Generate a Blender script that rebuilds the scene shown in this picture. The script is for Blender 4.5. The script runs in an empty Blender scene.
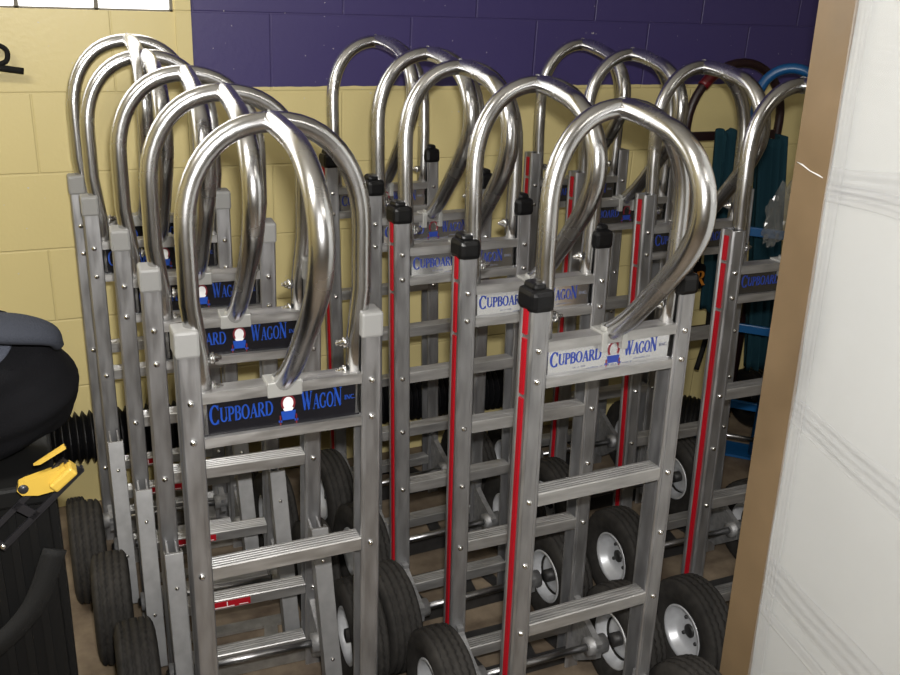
import bpy, bmesh, math, random
from mathutils import Vector, Matrix
R = math.radians
PI = math.pi
random.seed(7)
scene = bpy.context.scene
COL = scene.collection

# ------------------------------------------------------------------ materials
def new_mat(name):
    m = bpy.data.materials.new(name); m.use_nodes = True
    nt = m.node_tree
    return m, nt, nt.nodes['Principled BSDF']

def simple(name, col, rough=.5, metal=0., spec=None, coat=0., noise=0., nscale=30., bump=0., bscale=200., rvar=0., stretch=(1, 1, 1)):
    m, nt, b = new_mat(name)
    b.inputs['Base Color'].default_value = (*col, 1)
    b.inputs['Roughness'].default_value = rough
    b.inputs['Metallic'].default_value = metal
    if spec is not None: b.inputs['Specular IOR Level'].default_value = spec
    if coat: b.inputs['Coat Weight'].default_value = coat
    tc = nt.nodes.new('ShaderNodeTexCoord')
    mp = nt.nodes.new('ShaderNodeMapping'); mp.inputs['Scale'].default_value = stretch
    nt.links.new(tc.outputs['Object'], mp.inputs['Vector'])
    if noise or rvar:
        n = nt.nodes.new('ShaderNodeTexNoise'); n.inputs['Scale'].default_value = nscale; n.inputs['Detail'].default_value = 6
        nt.links.new(mp.outputs['Vector'], n.inputs['Vector'])
        if noise:
            r = nt.nodes.new('ShaderNodeMapRange')
            r.inputs['From Min'].default_value = .3; r.inputs['From Max'].default_value = .7
            r.inputs['To Min'].default_value = 1 - noise; r.inputs['To Max'].default_value = 1 + noise * .5
            nt.links.new(n.outputs['Fac'], r.inputs['Value'])
            mx = nt.nodes.new('ShaderNodeVectorMath'); mx.operation = 'SCALE'
            mx.inputs[0].default_value = col
            nt.links.new(r.outputs['Result'], mx.inputs['Scale'])
            nt.links.new(mx.outputs['Vector'], b.inputs['Base Color'])
        if rvar:
            r2 = nt.nodes.new('ShaderNodeMapRange')
            r2.inputs['From Min'].default_value = .3; r2.inputs['From Max'].default_value = .7
            r2.inputs['To Min'].default_value = max(.02, rough - rvar); r2.inputs['To Max'].default_value = rough + rvar
            nt.links.new(n.outputs['Fac'], r2.inputs['Value']); nt.links.new(r2.outputs['Result'], b.inputs['Roughness'])
    if bump:
        n2 = nt.nodes.new('ShaderNodeTexNoise'); n2.inputs['Scale'].default_value = bscale; n2.inputs['Detail'].default_value = 4
        nt.links.new(mp.outputs['Vector'], n2.inputs['Vector'])
        bp = nt.nodes.new('ShaderNodeBump'); bp.inputs['Strength'].default_value = bump; bp.inputs['Distance'].default_value = .002
        nt.links.new(n2.outputs['Fac'], bp.inputs['Height']); nt.links.new(bp.outputs['Normal'], b.inputs['Normal'])
    return m

M = {}
M['tube'] = simple('brushed_tube', (.60, .60, .605), .25, 1, noise=.08, nscale=10, rvar=.05)
M['rail'] = simple('mill_aluminium', (.40, .40, .41), .42, .85, noise=.22, nscale=22, rvar=.08, stretch=(3, 3, .5))
M['rung'] = simple('mill_aluminium_rung', (.46, .455, .45), .42, .8, noise=.25, nscale=26, rvar=.1, stretch=(.5, 3, 3))
M['climber'] = simple('climber_aluminium', (.27, .27, .272), .5, .6, noise=.2, nscale=25)
M['cast'] = simple('cast_aluminium', (.34, .34, .345), .55, .7, noise=.3, nscale=60, bump=.4, bscale=220)
M['grey_cap'] = simple('grey_cap', (.25, .25, .245), .5)
M['bracket'] = simple('pale_bracket', (.36, .36, .345), .45, .3)
M['black_rubber'] = simple('black_rubber', (.006, .006, .0065), .30, spec=.25)
M['red'] = simple('red_strip', (.36, .006, .014), .4, spec=.3)
M['chrome'] = simple('chrome', (.75, .75, .75), .18, 1)
M['steel'] = simple('axle_steel', (.42, .42, .43), .3, 1, noise=.2)
M['tire'] = simple('tire_rubber', (.027, .0248, .0225), .8, spec=.3, noise=.35, nscale=55, bump=.3, bscale=260)
M['rim'] = simple('painted_rim', (.62, .63, .65), .38, .35, noise=.12, nscale=40)
M['plate_dark'] = simple('dark_toe_plate', (.035, .034, .034), .5, .3, noise=.3)
M['plate_alu'] = simple('alu_toe_plate', (.33, .32, .30), .5, .7, noise=.3)
M['label_white'] = simple('white_label', (.78, .785, .80), .13, .94)
M['label_dark_reflection'] = simple('mirror_label_dark_reflection', (.10, .095, .09), .15, .8)  # mirror plate; the dark room it reflects is painted into the base colour
M['label_black'] = simple('black_label', (.008, .008, .011), .25, spec=.4)
M['ink_blue'] = simple('ink_blue', (.02, .045, .26), .4)
M['ink_blue2'] = simple('ink_bright_blue', (.008, .055, .34), .4)
M['ink_red'] = simple('ink_dark_red', (.16, .012, .02), .4)
M['ink_grey'] = simple('ink_grey', (.16, .17, .22), .5)
M['ink_white'] = simple('ink_white', (.8, .8, .8), .4)
M['black_cloth'] = simple('black_cloth', (.006, .006, .007), .9, spec=.06, bump=.5, bscale=500)
M['collar_cloth'] = simple('collar_cloth', (.030, .033, .042), .85, spec=.1, bump=.5, bscale=400)
M['grey_cloth'] = simple('grey_cloth', (.060, .066, .085), .85, spec=.1, bump=.5, bscale=500)
M['black_plastic'] = simple('black_plastic', (.006, .006, .006), .55, spec=.15)
M['strap'] = simple('black_webbing', (.009, .009, .009), .75, spec=.2, bump=.5, bscale=700)
M['yellow'] = simple('yellow_plastic', (.50, .33, .05), .45)
M['dark_metal'] = simple('dark_painted_metal', (.022, .022, .026), .35, .3)
M['blue_paint'] = simple('blue_paint', (.006, .070, .20), .35)
M['maroon'] = simple('dark_maroon_paint', (.016, .006, .007), .4)
M['redgrip'] = simple('red_grip', (.12, .006, .010), .35)
M['teal'] = simple('teal_cloth', (.011, .038, .052), .9, spec=.1, bump=.6, bscale=300)
M['orange'] = simple('orange_print', (.55, .20, .02), .6)
M['hose'] = simple('black_bellows', (.007, .007, .008), .45, spec=.25)
M['foam'] = simple('white_board', (.57, .58, .575), .4, bump=.25, bscale=7, noise=.04, nscale=4)
M['kraft'] = simple('kraft_card', (.205, .142, .080), .36, noise=.12, nscale=9, bump=.3, bscale=18, rvar=.06)
M['gray_bar'] = simple('dark_crossbar', (.13, .13, .135), .4, .7, noise=.2)

def film_mat():
    m, nt, b = new_mat('stretch_film')
    b.inputs['Base Color'].default_value = (.62, .63, .64, 1)
    b.inputs['Roughness'].default_value = .15
    b.inputs['Alpha'].default_value = .26
    tc = nt.nodes.new('ShaderNodeTexCoord'); mp = nt.nodes.new('ShaderNodeMapping')
    mp.inputs['Scale'].default_value = (1, 1.2, 9); mp.inputs['Rotation'].default_value = (R(28), 0, 0)
    n = nt.nodes.new('ShaderNodeTexNoise'); n.inputs['Scale'].default_value = 9; n.inputs['Detail'].default_value = 5
    nt.links.new(tc.outputs['Object'], mp.inputs['Vector']); nt.links.new(mp.outputs['Vector'], n.inputs['Vector'])
    bp = nt.nodes.new('ShaderNodeBump'); bp.inputs['Strength'].default_value = .35; bp.inputs['Distance'].default_value = .004
    nt.links.new(n.outputs['Fac'], bp.inputs['Height']); nt.links.new(bp.outputs['Normal'], b.inputs['Normal'])
    return m
M['film'] = film_mat()
def clear_mat():
    m, nt, b = new_mat('clear_plastic')
    b.inputs['Base Color'].default_value = (.16, .16, .15, 1); b.inputs['Roughness'].default_value = .12; b.inputs['Alpha'].default_value = .3
    return m
M['clear'] = clear_mat()
def glass_block():
    m, nt, b = new_mat('daylit_glass_block')
    b.inputs['Base Color'].default_value = (.9, .9, .9, 1); b.inputs['Roughness'].default_value = .2
    b.inputs['Emission Color'].default_value = (1, .99, .97, 1); b.inputs['Emission Strength'].default_value = 2.2
    return m
M['pane'] = glass_block()
M['window_frame'] = simple('window_mortar', (.16, .15, .13), .7)

def wall_mat(name, painted):
    m, nt, b = new_mat(name)
    tc = nt.nodes.new('ShaderNodeTexCoord')
    sx = nt.nodes.new('ShaderNodeSeparateXYZ'); nt.links.new(tc.outputs['Object'], sx.inputs[0])
    cb = nt.nodes.new('ShaderNodeCombineXYZ')
    ax = nt.nodes.new('ShaderNodeMath'); ax.operation = 'ADD'; ax.inputs[1].default_value = -.232 + 4.0
    az = nt.nodes.new('ShaderNodeMath'); az.operation = 'ADD'; az.inputs[1].default_value = -.175 + 4.0
    nt.links.new(sx.outputs['X' if painted != 'side' else 'Y'], ax.inputs[0]); nt.links.new(sx.outputs['Z'], az.inputs[0])
    nt.links.new(ax.outputs[0], cb.inputs[0]); nt.links.new(az.outputs[0], cb.inputs[1])
    br = nt.nodes.new('ShaderNodeTexBrick')
    br.inputs['Scale'].default_value = 1; br.inputs['Mortar Size'].default_value = .0035; br.inputs['Mortar Smooth'].default_value = .6
    br.inputs['Brick Width'].default_value = .4; br.inputs['Row Height'].default_value = .2
    br.offset = .5; br.inputs['Bias'].default_value = 0
    nt.links.new(cb.outputs[0], br.inputs['Vector'])
    # two paints: pale yellow, and deep violet above a line on the right
    g1 = nt.nodes.new('ShaderNodeMath'); g1.operation = 'GREATER_THAN'; g1.inputs[1].default_value = .427
    g2 = nt.nodes.new('ShaderNodeMath'); g2.operation = 'GREATER_THAN'
    n0 = nt.nodes.new('ShaderNodeTexNoise'); n0.inputs['Scale'].default_value = 18
    w0 = nt.nodes.new('ShaderNodeMath'); w0.operation = 'MULTIPLY_ADD'; w0.inputs[1].default_value = .008; w0.inputs[2].default_value = 1.183
    nt.links.new(tc.outputs['Object'], n0.inputs['Vector']); nt.links.new(n0.outputs['Fac'], w0.inputs[0]); nt.links.new(w0.outputs[0], g2.inputs[1])
    nt.links.new(sx.outputs['X'], g1.inputs[0]); nt.links.new(sx.outputs['Z'], g2.inputs[0])
    mu = nt.nodes.new('ShaderNodeMath'); mu.operation = 'MULTIPLY'
    nt.links.new(g1.outputs[0], mu.inputs[0]); nt.links.new(g2.outputs[0], mu.inputs[1])
    mix = nt.nodes.new('ShaderNodeMix'); mix.data_type = 'RGBA'
    mix.inputs['A'].default_value = (.66, .56, .27, 1); mix.inputs['B'].default_value = (.056, .044, .150, 1)
    if painted == 'back': nt.links.new(mu.outputs[0], mix.inputs['Factor'])
    else: mix.inputs['Factor'].default_value = 0
    # mortar joints slightly darker
    ng = nt.nodes.new('ShaderNodeMix'); ng.data_type = 'RGBA'; ng.blend_type = 'MULTIPLY'
    ng.inputs['B'].default_value = (.80, .78, .74, 1)
    nt.links.new(mix.outputs['Result'], ng.inputs['A']); 
    mf = nt.nodes.new('ShaderNodeMath'); mf.operation = 'MULTIPLY'; mf.inputs[1].default_value = .28
    nt.links.new(br.outputs['Fac'], mf.inputs[0]); nt.links.new(mf.outputs[0], ng.inputs['Factor'])
    # paint chips
    n3 = nt.nodes.new('ShaderNodeTexNoise'); n3.inputs['Scale'].default_value = 75; n3.inputs['Detail'].default_value = 3
    nt.links.new(tc.outputs['Object'], n3.inputs['Vector'])
    c3 = nt.nodes.new('ShaderNodeMapRange'); c3.inputs['From Min'].default_value = .735; c3.inputs['From Max'].default_value = .76
    nt.links.new(n3.outputs['Fac'], c3.inputs['Value'])
    nb = nt.nodes.new('ShaderNodeMix'); nb.data_type = 'RGBA'; nb.inputs['B'].default_value = (.6, .58, .55, 1)
    nt.links.new(ng.outputs['Result'], nb.inputs['A']); nt.links.new(c3.outputs['Result'], nb.inputs['Factor'])
    nt.links.new(nb.outputs['Result'], b.inputs['Base Color'])
    b.inputs['Roughness'].default_value = .38
    n4 = nt.nodes.new('ShaderNodeTexNoise'); n4.inputs['Scale'].default_value = 90; n4.inputs['Detail'].default_value = 5
    nt.links.new(tc.outputs['Object'], n4.inputs['Vector'])
    s4 = nt.nodes.new('ShaderNodeMath'); s4.operation = 'MULTIPLY'; s4.inputs[1].default_value = .25; nt.links.new(n4.outputs['Fac'], s4.inputs[0])
    sb = nt.nodes.new('ShaderNodeMath'); sb.operation = 'SUBTRACT'; nt.links.new(s4.outputs[0], sb.inputs[0]); nt.links.new(br.outputs['Fac'], sb.inputs[1])
    bp = nt.nodes.new('ShaderNodeBump'); bp.inputs['Strength'].default_value = .6; bp.inputs['Distance'].default_value = .0028
    nt.links.new(sb.outputs[0], bp.inputs['Height']); nt.links.new(bp.outputs['Normal'], b.inputs['Normal'])
    return m
M['wall_back'] = wall_mat('painted_block_back', 'back')
M['wall_side'] = wall_mat('painted_block_side', 'side')
M['wall_front'] = simple('dim_front_wall', (.40, .36, .28), .7)
M['ceiling'] = simple('ceiling_paint', (.62, .60, .55), .8)
def floor_mat():
    m, nt, b = new_mat('stained_concrete')
    tc = nt.nodes.new('ShaderNodeTexCoord')
    n = nt.nodes.new('ShaderNodeTexNoise'); n.inputs['Scale'].default_value = 7; n.inputs['Detail'].default_value = 8; n.inputs['Roughness'].default_value = .65
    nt.links.new(tc.outputs['Object'], n.inputs['Vector'])
    cr = nt.nodes.new('ShaderNodeValToRGB')
    e = cr.color_ramp.elements
    e[0].position = .32; e[0].color = (.075, .052, .036, 1); e[1].position = .68; e[1].color = (.23, .18, .125, 1)
    nt.links.new(n.outputs['Fac'], cr.inputs['Fac']); nt.links.new(cr.outputs['Color'], b.inputs['Base Color'])
    b.inputs['Roughness'].default_value = .6
    return m
M['floor'] = floor_mat()

# ------------------------------------------------------------------ mesh helpers
class MB:
    """collects shapes that become ONE mesh object"""
    def __init__(s): s.v = []; s.f = []; s.mi = []; s.sm = []
    def add(s, vs, fs, mi=0, sm=False):
        o = len(s.v); s.v += [tuple(v) for v in vs]
        for f in fs: s.f.append([i + o for i in f]); s.mi.append(mi); s.sm.append(sm)
        return s
    def box(s, x0, x1, y0, y1, z0, z1, mi=0, b=0.0, mat=None):
        if b:
            bm = bmesh.new(); bmesh.ops.create_cube(bm, size=1)
            for v in bm.verts: v.co = Vector(((x0 + x1) / 2 + v.co.x * (x1 - x0), (y0 + y1) / 2 + v.co.y * (y1 - y0), (z0 + z1) / 2 + v.co.z * (z1 - z0)))
            bmesh.ops.bevel(bm, geom=bm.edges[:], offset=b, segments=2, affect='EDGES', profile=.5)
            bm.verts.index_update()
            vs = [v.co.copy() for v in bm.verts]; fs = [[v.index for v in f.verts] for f in bm.faces]; bm.free()
        else:
            vs = [Vector(p) for p in ((x0, y0, z0), (x1, y0, z0), (x1, y1, z0), (x0, y1, z0), (x0, y0, z1), (x1, y0, z1), (x1, y1, z1), (x0, y1, z1))]
            fs = [(0, 3, 2, 1), (4, 5, 6, 7), (0, 1, 5, 4), (1, 2, 6, 5), (2, 3, 7, 6), (3, 0, 4, 7)]
        if mat is not None: vs = [mat @ v for v in vs]
        return s.add(vs, fs, mi)
    def prism(s, poly, a0, a1, axis='z', mi=0, mat=None):
        """poly of 2D points swept along axis from a0 to a1"""
        n = len(poly)
        def P(p, a):
            if axis == 'z': return Vector((p[0], p[1], a))
            if axis == 'x': return Vector((a, p[0], p[1]))
            return Vector((p[0], a, p[1]))
        vs = [P(p, a0) for p in poly] + [P(p, a1) for p in poly]
        if mat is not None: vs = [mat @ v for v in vs]
        fs = [tuple(range(n))[::-1], tuple(range(n, 2 * n))] + [(i, (i + 1) % n, n + (i + 1) % n, n + i) for i in range(n)]
        return s.add(vs, fs, mi)
    def tube(s, path, rad, seg=14, mi=0, cap=True, closed=False):
        path = [Vector(p) for p in path]; n = len(path)
        if not hasattr(rad, '__len__'): rad = [rad] * n
        tang = []
        for i in range(n):
            if closed: t = path[(i + 1) % n] - path[i - 1]
            else: t = path[min(i + 1, n - 1)] - path[max(i - 1, 0)]
            tang.append(t.normalized())
        t0 = tang[0]; up = Vector((0, 0, 1)) if abs(t0.z) < .9 else Vector((0, 1, 0))
        nrm = t0.cross(up).normalized(); vs = []
        for i in range(n):
            if i: nrm = tang[i - 1].rotation_difference(tang[i]) @ nrm
            b = tang[i].cross(nrm)
            for k in range(seg):
                a = 2 * PI * k / seg
                vs.append(path[i] + (nrm * math.cos(a) + b * math.sin(a)) * rad[i])
        fs = []
        for i in range(n if closed else n - 1):
            j = (i + 1) % n
            for k in range(seg):
                k2 = (k + 1) % seg
                fs.append((i * seg + k, i * seg + k2, j * seg + k2, j * seg + k))
        s.add(vs, fs, mi, True)
        if cap and not closed:
            o = len(s.v) - len(vs)
            s.f.append([o + k for k in range(seg)][::-1]); s.mi.append(mi); s.sm.append(False)
            s.f.append([o + (n - 1) * seg + k for k in range(seg)]); s.mi.append(mi); s.sm.append(False)
        return s
    def lathe(s, prof, seg=48, axis='x', c=(0, 0, 0), mi=0, jit=None, closed=False):
        """prof: (axial, radius)"""
        vs = []; n = len(prof)
        for k in range(seg):
            a = 2 * PI * k / seg
            for i, (h, r) in enumerate(prof):
                if jit and i in jit: h = h + jit[i] * (1 if k % 2 else -1)
                u, w = r * math.cos(a), r * math.sin(a)
                p = (h, u, w) if axis == 'x' else ((u, w, h) if axis == 'z' else (u, h, w))
                vs.append((p[0] + c[0], p[1] + c[1], p[2] + c[2]))
        fs = []
        for k in range(seg):
            k2 = (k + 1) % seg
            for i in range(n if closed else n - 1):
                i2 = (i + 1) % n
                fs.append((k * n + i, k * n + i2, k2 * n + i2, k2 * n + i))
        return s.add(vs, fs, mi, True)
    def sphere(s, c, r, mi=0, u=12, v=8):
        prof = [(r * math.cos(PI * i / v), max(1e-5, r * math.sin(PI * i / v))) for i in range(v + 1)]
        return s.lathe(prof, u, 'z', c, mi)
    def build(s, name, mats, parent=None, loc=(0, 0, 0), xf=None):
        me = bpy.data.meshes.new(name)
        vs = s.v
        if xf is not None: vs = [tuple(xf(Vector(v))) for v in vs]
        me.from_pydata([tuple(v) for v in vs], [], s.f)
        if not isinstance(mats, (list, tuple)): mats = [mats]
        for m in mats: me.materials.append(m)
        for i, p in enumerate(me.polygons):
            p.material_index = s.mi[i]; p.use_smooth = s.sm[i]
        bm = bmesh.new(); bm.from_mesh(me); bmesh.ops.recalc_face_normals(bm, faces=bm.faces[:]); bm.to_mesh(me); bm.free()
        me.update()
        o = bpy.data.objects.new(name, me); COL.objects.link(o); o.location = loc
        if parent is not None: o.parent = parent
        return o

def empty(name, loc=(0, 0, 0), rz=0):
    o = bpy.data.objects.new(name, None); COL.objects.link(o); o.location = loc; o.rotation_euler = (0, 0, rz)
    o.empty_display_size = .05
    return o
def tag(o, label=None, cat=None, group=None, kind=None):
    if label: o['label'] = label
    if cat: o['category'] = cat
    if group: o['group'] = group
    if kind: o['kind'] = kind
    return o
def spline(pts, n=10):
    P = [Vector(p) for p in pts]; out = []
    Q = [P[0] * 2 - P[1]] + P + [P[-1] * 2 - P[-2]]
    for i in range(1, len(Q) - 2):
        for k in range(n):
            t = k / n; a, b, c, d = Q[i - 1], Q[i], Q[i + 1], Q[i + 2]
            out.append(.5 * ((2 * b) + (c - a) * t + (2 * a - 5 * b + 4 * c - d) * t * t + (3 * b - a - 3 * c + d) * t ** 3))
    out.append(P[-1]); return out

# ------------------------------------------------------------------ lettering (thick and thin serif strokes)
TH, TN = .20, .075
def arc(cx, cy, rx, ry, a0, a1, th=TH, tn=TN, n=14):
    pts, ws = [], []
    for i in range(n + 1):
        a = R(a0 + (a1 - a0) * i / n)
        pts.append((cx + rx * math.cos(a), cy + ry * math.sin(a))); ws.append(tn + (th - tn) * abs(math.cos(a)) ** 1.5)
    return (pts, ws)
def ln(x0, y0, x1, y1, w): return ([(x0, y0), (x1, y1)], [w, w])
def serif(x, y, h=.16): return ln(x - h, y, x + h, y, .05)
GL = {
 'C': (.80, [arc(.42, .5, .34, .47, 42, 318), ln(.69, .98, .69, .70, .05), ln(.69, .02, .69, .24, .04)]),
 'U': (.86, [ln(.17, .97, .17, .30, TH), arc(.43, .32, .26, .29, 180, 360), ln(.69, .97, .69, .32, TN), serif(.17, .975), serif(.69, .975, .13)]),
 'P': (.70, [ln(.17, .02, .17, .98, TH), arc(.34, .72, .26, .24, 90, -90), ln(.17, .96, .36, .96, TN), ln(.17, .48, .36, .48, TN), serif(.17, .025), serif(.1, .975, .1)]),
 'B': (.76, [ln(.17, .02, .17, .98, TH), arc(.36, .75, .22, .21, 90, -90), arc(.36, .28, .28, .25, 90, -90), ln(.17, .96, .38, .96, TN), ln(.17, .53, .38, .53, TN), ln(.05, .03, .38, .03, TN)]),
 'O': (.90, [arc(.44, .5, .35, .47, 0, 360, n=24)]),
 'A': (.86, [ln(.12, .02, .42, .97, TN), ln(.42, .97, .72, .02, TH), ln(.22, .33, .62, .33, .06), serif(.12, .025, .12), serif(.72, .025, .15)]),
 'R': (.82, [ln(.17, .02, .17, .98, TH), arc(.34, .73, .24, .23, 90, -90), ln(.17, .96, .36, .96, TN), ln(.17, .50, .36, .50, TN), ln(.36, .50, .70, .02, TH * .9), serif(.17, .025), serif(.74, .025, .10)]),
 'D': (.90, [ln(.17, .02, .17, .98, TH), arc(.36, .5, .42, .47, 90, -90), ln(.05, .96, .38, .96, TN), ln(.05, .04, .38, .04, TN)]),
 'W': (1.15, [ln(.10, .97, .33, .02, TH), ln(.33, .02, .55, .97, TN), ln(.50, .97, .75, .02, TH), ln(.75, .02, .98, .97, TN), serif(.10, .975, .13), serif(.52, .975, .12), serif(.98, .975, .11)]),
 'G': (.90, [arc(.43, .5, .35, .47, 45, 330), ln(.70, .42, .70, .08, TH * .9), serif(.70, .42, .13), ln(.70, .98, .70, .72, .05)]),
 'N': (.92, [ln(.15, .02, .15, .97, TN), ln(.15, .97, .74, .02, TH), ln(.74, .02, .74, .97, TN), serif(.13, .025, .12), serif(.08, .975, .1), serif(.76, .975, .12)]),
 'I': (.36, [ln(.17, .02, .17, .98, TH), serif(.17, .025), serif(.17, .975)]),
 '.': (.25, [ln(.08, .06, .2, .06, .12)]),
}
def ribbon(mb, pts, ws, T, y0, y1, mi):
    n = len(pts); L = []
    for i in range(n):
        a = Vector(pts[max(i - 1, 0)]); b = Vector(pts[min(i + 1, n - 1)])
        if i in (0, n - 1) and (Vector(pts[0]) - Vector(pts[-1])).length < 1e-4 and n > 4:
            a = Vector(pts[-2]); b = Vector(pts[1])
        t = (b - a).normalized(); nn = Vector((-t.y, t.x)) * ws[i] / 2; p = Vector(pts[i]); L.append((p + nn, p - nn))
    for i in range(n - 1):
        q = [T(L[i][0]), T(L[i][1]), T(L[i + 1][1]), T(L[i + 1][0])]
        vs = [(p[0], y0, p[1]) for p in q] + [(p[0], y1, p[1]) for p in q]
        mb.add(vs, [(0, 1, 2, 3), (4, 7, 6, 5), (0, 4, 5, 1), (1, 5, 6, 2), (2, 6, 7, 3), (3, 7, 4, 0)], mi)
def text(mb, s, x0, x1, z0, h, y0, y1, mi=0, big=(0,), bigh=1.35, drop=.12):
    tw = sum(GL[c][0] * (bigh if i in big else 1) for i, c in enumerate(s)); k = (x1 - x0) / tw; x = x0
    for i, c in enumerate(s):
        f = bigh if i in big else 1; zz = z0 - (drop * h if i in big else 0)
        for pts, ws in GL[c][1]:
            ribbon(mb, pts, ws, lambda p, x=x, f=f, zz=zz: (x + p[0] * k * f, zz + p[1] * h * f), y0, y1, mi)
        x += GL[c][0] * k * f

# ------------------------------------------------------------------ the hand trucks
W = .150
def quad_ring(mb): pass

def make_tire_mesh():
    h = .037
    prof = [(-.022, .060), (-.030, .066), (-.038, .082), (-.041, .098), (-.038, .112), (-.034, .120)]
    jit = {}
    for gx in (-.0235, -.0085, .0085, .0235):
        k = len(prof)
        prof += [(gx - .0036, .1265 if abs(gx) < .02 else .1248), (gx - .0020, .1195), (gx + .0020, .1195), (gx + .0036, .1265 if abs(gx) < .02 else .1248)]
        for q in range(k, k + 4): jit[q] = .0022
    prof += [(.034, .120), (.038, .112), (.041, .098), (.038, .082), (.030, .066), (.022, .060)]
    return prof, jit
TP, TJ = make_tire_mesh()

def climber_xf(): pass

def make_truck(kind, tilt, d):
    """kind 'grey' = grey caps, black label, stair climbers; 'red' = rubber caps, red strips; 'open' = red strips without caps"""
    cap, apex, loop, bar, r1, r2 = d
    t = empty('hand_truck')
    ct, st = math.cos(tilt), math.sin(tilt)
    def xf(v): return Vector((v.x, v.y * ct + v.z * st, v.z * ct - v.y * st + .0))
    grey = kind == 'grey'
    yf = -.021                                  # front face of the rails
    zt = cap - .012
    for s in (-1, 1):
        m = MB()
        xi, xo = W - .018, W + .018
        # extruded rail: channel open inward, rounded front lips, groove on the outside
        prof = [(xi, yf + .002), (xi + .002, yf), (xo - .004, yf), (xo - .001, yf + .003), (xo - .001, yf + .008), (xo - .004, yf + .011),
                (xo - .004, .011), (xo - .001, .014), (xo - .001, .020), (xo - .004, .023), (xi, .023), (xi, .018), (xo - .009, .018), (xo - .009, yf + .005), (xi, yf + .005)]
        if s < 0: prof = [(-x, y) for x, y in prof][::-1]
        m.prism(prof, .0, zt, 'z')
        # narrow raised bead down the front face
        m.box(s * W - .0125, s * W - .0105, yf - .0012, yf + .001, .0, zt)
        m.box(s * W + .0105, s * W + .0125, yf - .0012, yf + .001, .0, zt)
        m.build('rail', M['rail'], t, xf=xf)
        if not grey:
            m = MB(); x = s * (xo - .0035)
            segs = [(.02, bar - .02), (bar - .012, loop + .0), (loop + .008, zt - .012)]
            for a, b_ in segs: m.box(min(x, x + s * .004), max(x, x + s * .004), yf + .0155, .006, a, b_)
            m.build('red_strip', M['red'], t, xf=xf)
        # cap at the head of the rail
        m = MB()
        if grey:
            m.box(s * W - .0195, s * W + .0195, yf - .003, .026, zt - .030, cap + .003, b=.005)
            m.build('rail_cap', M['grey_cap'], t, xf=xf)
        elif kind == 'red':
            m.box(s * W - .0205 - (.004 if s > 0 else 0), s * W + .0205 + (.004 if s < 0 else 0), yf - .005, .030, zt - .026, cap + .002, b=.010)
            m.box(s * W - .014, s * W + .012, yf + .004, .022, cap - .004, cap + .012, b=.007)
            m.build('rail_cap', M['black_rubber'], t, xf=xf)
        # bolts down the front and nuts on the inner side
        zs = [loop - .018, bar + .014, r1 + .012, r2 + .012]
        if not grey: zs.append((r1 + r2) / 2 + .02)
        proto = None
        for z in zs:
            b_ = MB(); b_.lathe([(-.0045, .0001), (-.0045, .0025), (-.0025, .0052), (0, .0062), (.001, .0062)], 10, 'y', (0, 0, 0))
            p = xf(Vector((s * W, yf - .001, z)))
            if BOLT.get('b') is None:
                o = b_.build('bolt', M['chrome'], t); BOLT['b'] = o.data
            else:
                o = bpy.data.objects.new('bolt', BOLT['b']); COL.objects.link(o); o.parent = t
            o.location = p
        for z in (cap - .055, cap - .105):
            if BOLT.get('n') is None:
                b_ = MB(); b_.lathe([(0, .010), (.004, .010), (.004, .0065), (.010, .0065), (.010, .004), (.016, .0035), (.017, .0001)], 6, 'x')
                o = b_.build('nut', M['chrome'], t); BOLT['n'] = o.data
            else:
                o = bpy.data.objects.new('nut', BOLT['n']); COL.objects.link(o); o.parent = t
            o.location = xf(Vector((s * (.132 - .018 - .004), .004, z))); o.rotation_euler = (0, 0, PI if s > 0 else 0)
    # handle: arch of tube fixed inside the rails
    rx = .139 if grey else .133; za = apex - .165; ri = .129 if grey else .130
    path = [(-ri + .002, .004, bar + .02), (-ri, .004, cap - .05), (-(ri + rx) / 2, .004, cap - .005), (-rx, .004, cap + .04)]
    for i in range(0, 25):
        a = PI - PI * i / 24
        path.append((rx * math.copysign(abs(math.cos(a)) ** .9, math.cos(a)), .004 + .008 * math.sin(a), za + .165 * math.sin(a) ** .93 if 0 < i < 24 else za))
    path += [(rx, .004, cap + .04), ((ri + rx) / 2, .004, cap - .005), (ri, .004, cap - .05), (ri - .002, .004, bar + .02)]
    rr = .0160
    h = MB().tube(path, rr, 18).build('handle_arch', M['tube'], t, xf=xf)
    # pistol-grip loop towards the operator
    q = [(0, .012, 0), (0, -.025, -.003), (0, -.060, -.008), (0, -.098, -.016), (0, -.135, -.027), (0, -.176, -.054), (0, -.203, -.098), (0, -.2045, -.148), (0, -.182, -.196), (0, -.145, -.242), (0, -.100, -.292), (0, -.055, -.338)]
    f = 1.0
    if grey: q = [(0, .012, 0), (0, -.03, -.002), (0, -.075, -.006), (0, -.12, -.012), (0, -.165, -.027), (0, -.210, -.058), (0, -.238, -.105), (0, -.238, -.155), (0, -.212, -.208), (0, -.170, -.262), (0, -.120, -.318), (0, -.070, -.368)]
    pth = [(x, .012 + (y - .012) * f, apex + z) for x, y, z in q] + [(0, -.010, loop - .004)]
    m = MB(); sp = spline(pth, 7)
    rads = [rr * (1.06 + .10 * math.exp(-((p.z - (apex - .16)) / .10) ** 2) * (1 if p.y < -.1 else 0)) for p in sp]
    m.tube(sp, rads, 18); lo = m.build('grip_loop', M['tube'], t, xf=xf)
    # weld at the crown
    m = MB()
    ring = [(-.004 + .0005 * math.sin(6 * a), .012 + (rr + .0006) * math.cos(a), apex + (rr + .0006) * math.sin(a)) for a in [2 * PI * i / 20 for i in range(20)]]
    m.tube(ring, .0016, 6, closed=True); m.build('weld', M['cast'], t, xf=xf)
    # name plate channel
    i = W - .018
    m = MB()
    m.box(-i, i, yf, .014, loop - .022, loop - .004)
    m.box(-i, i, yf, .014, bar, bar + .017)
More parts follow.
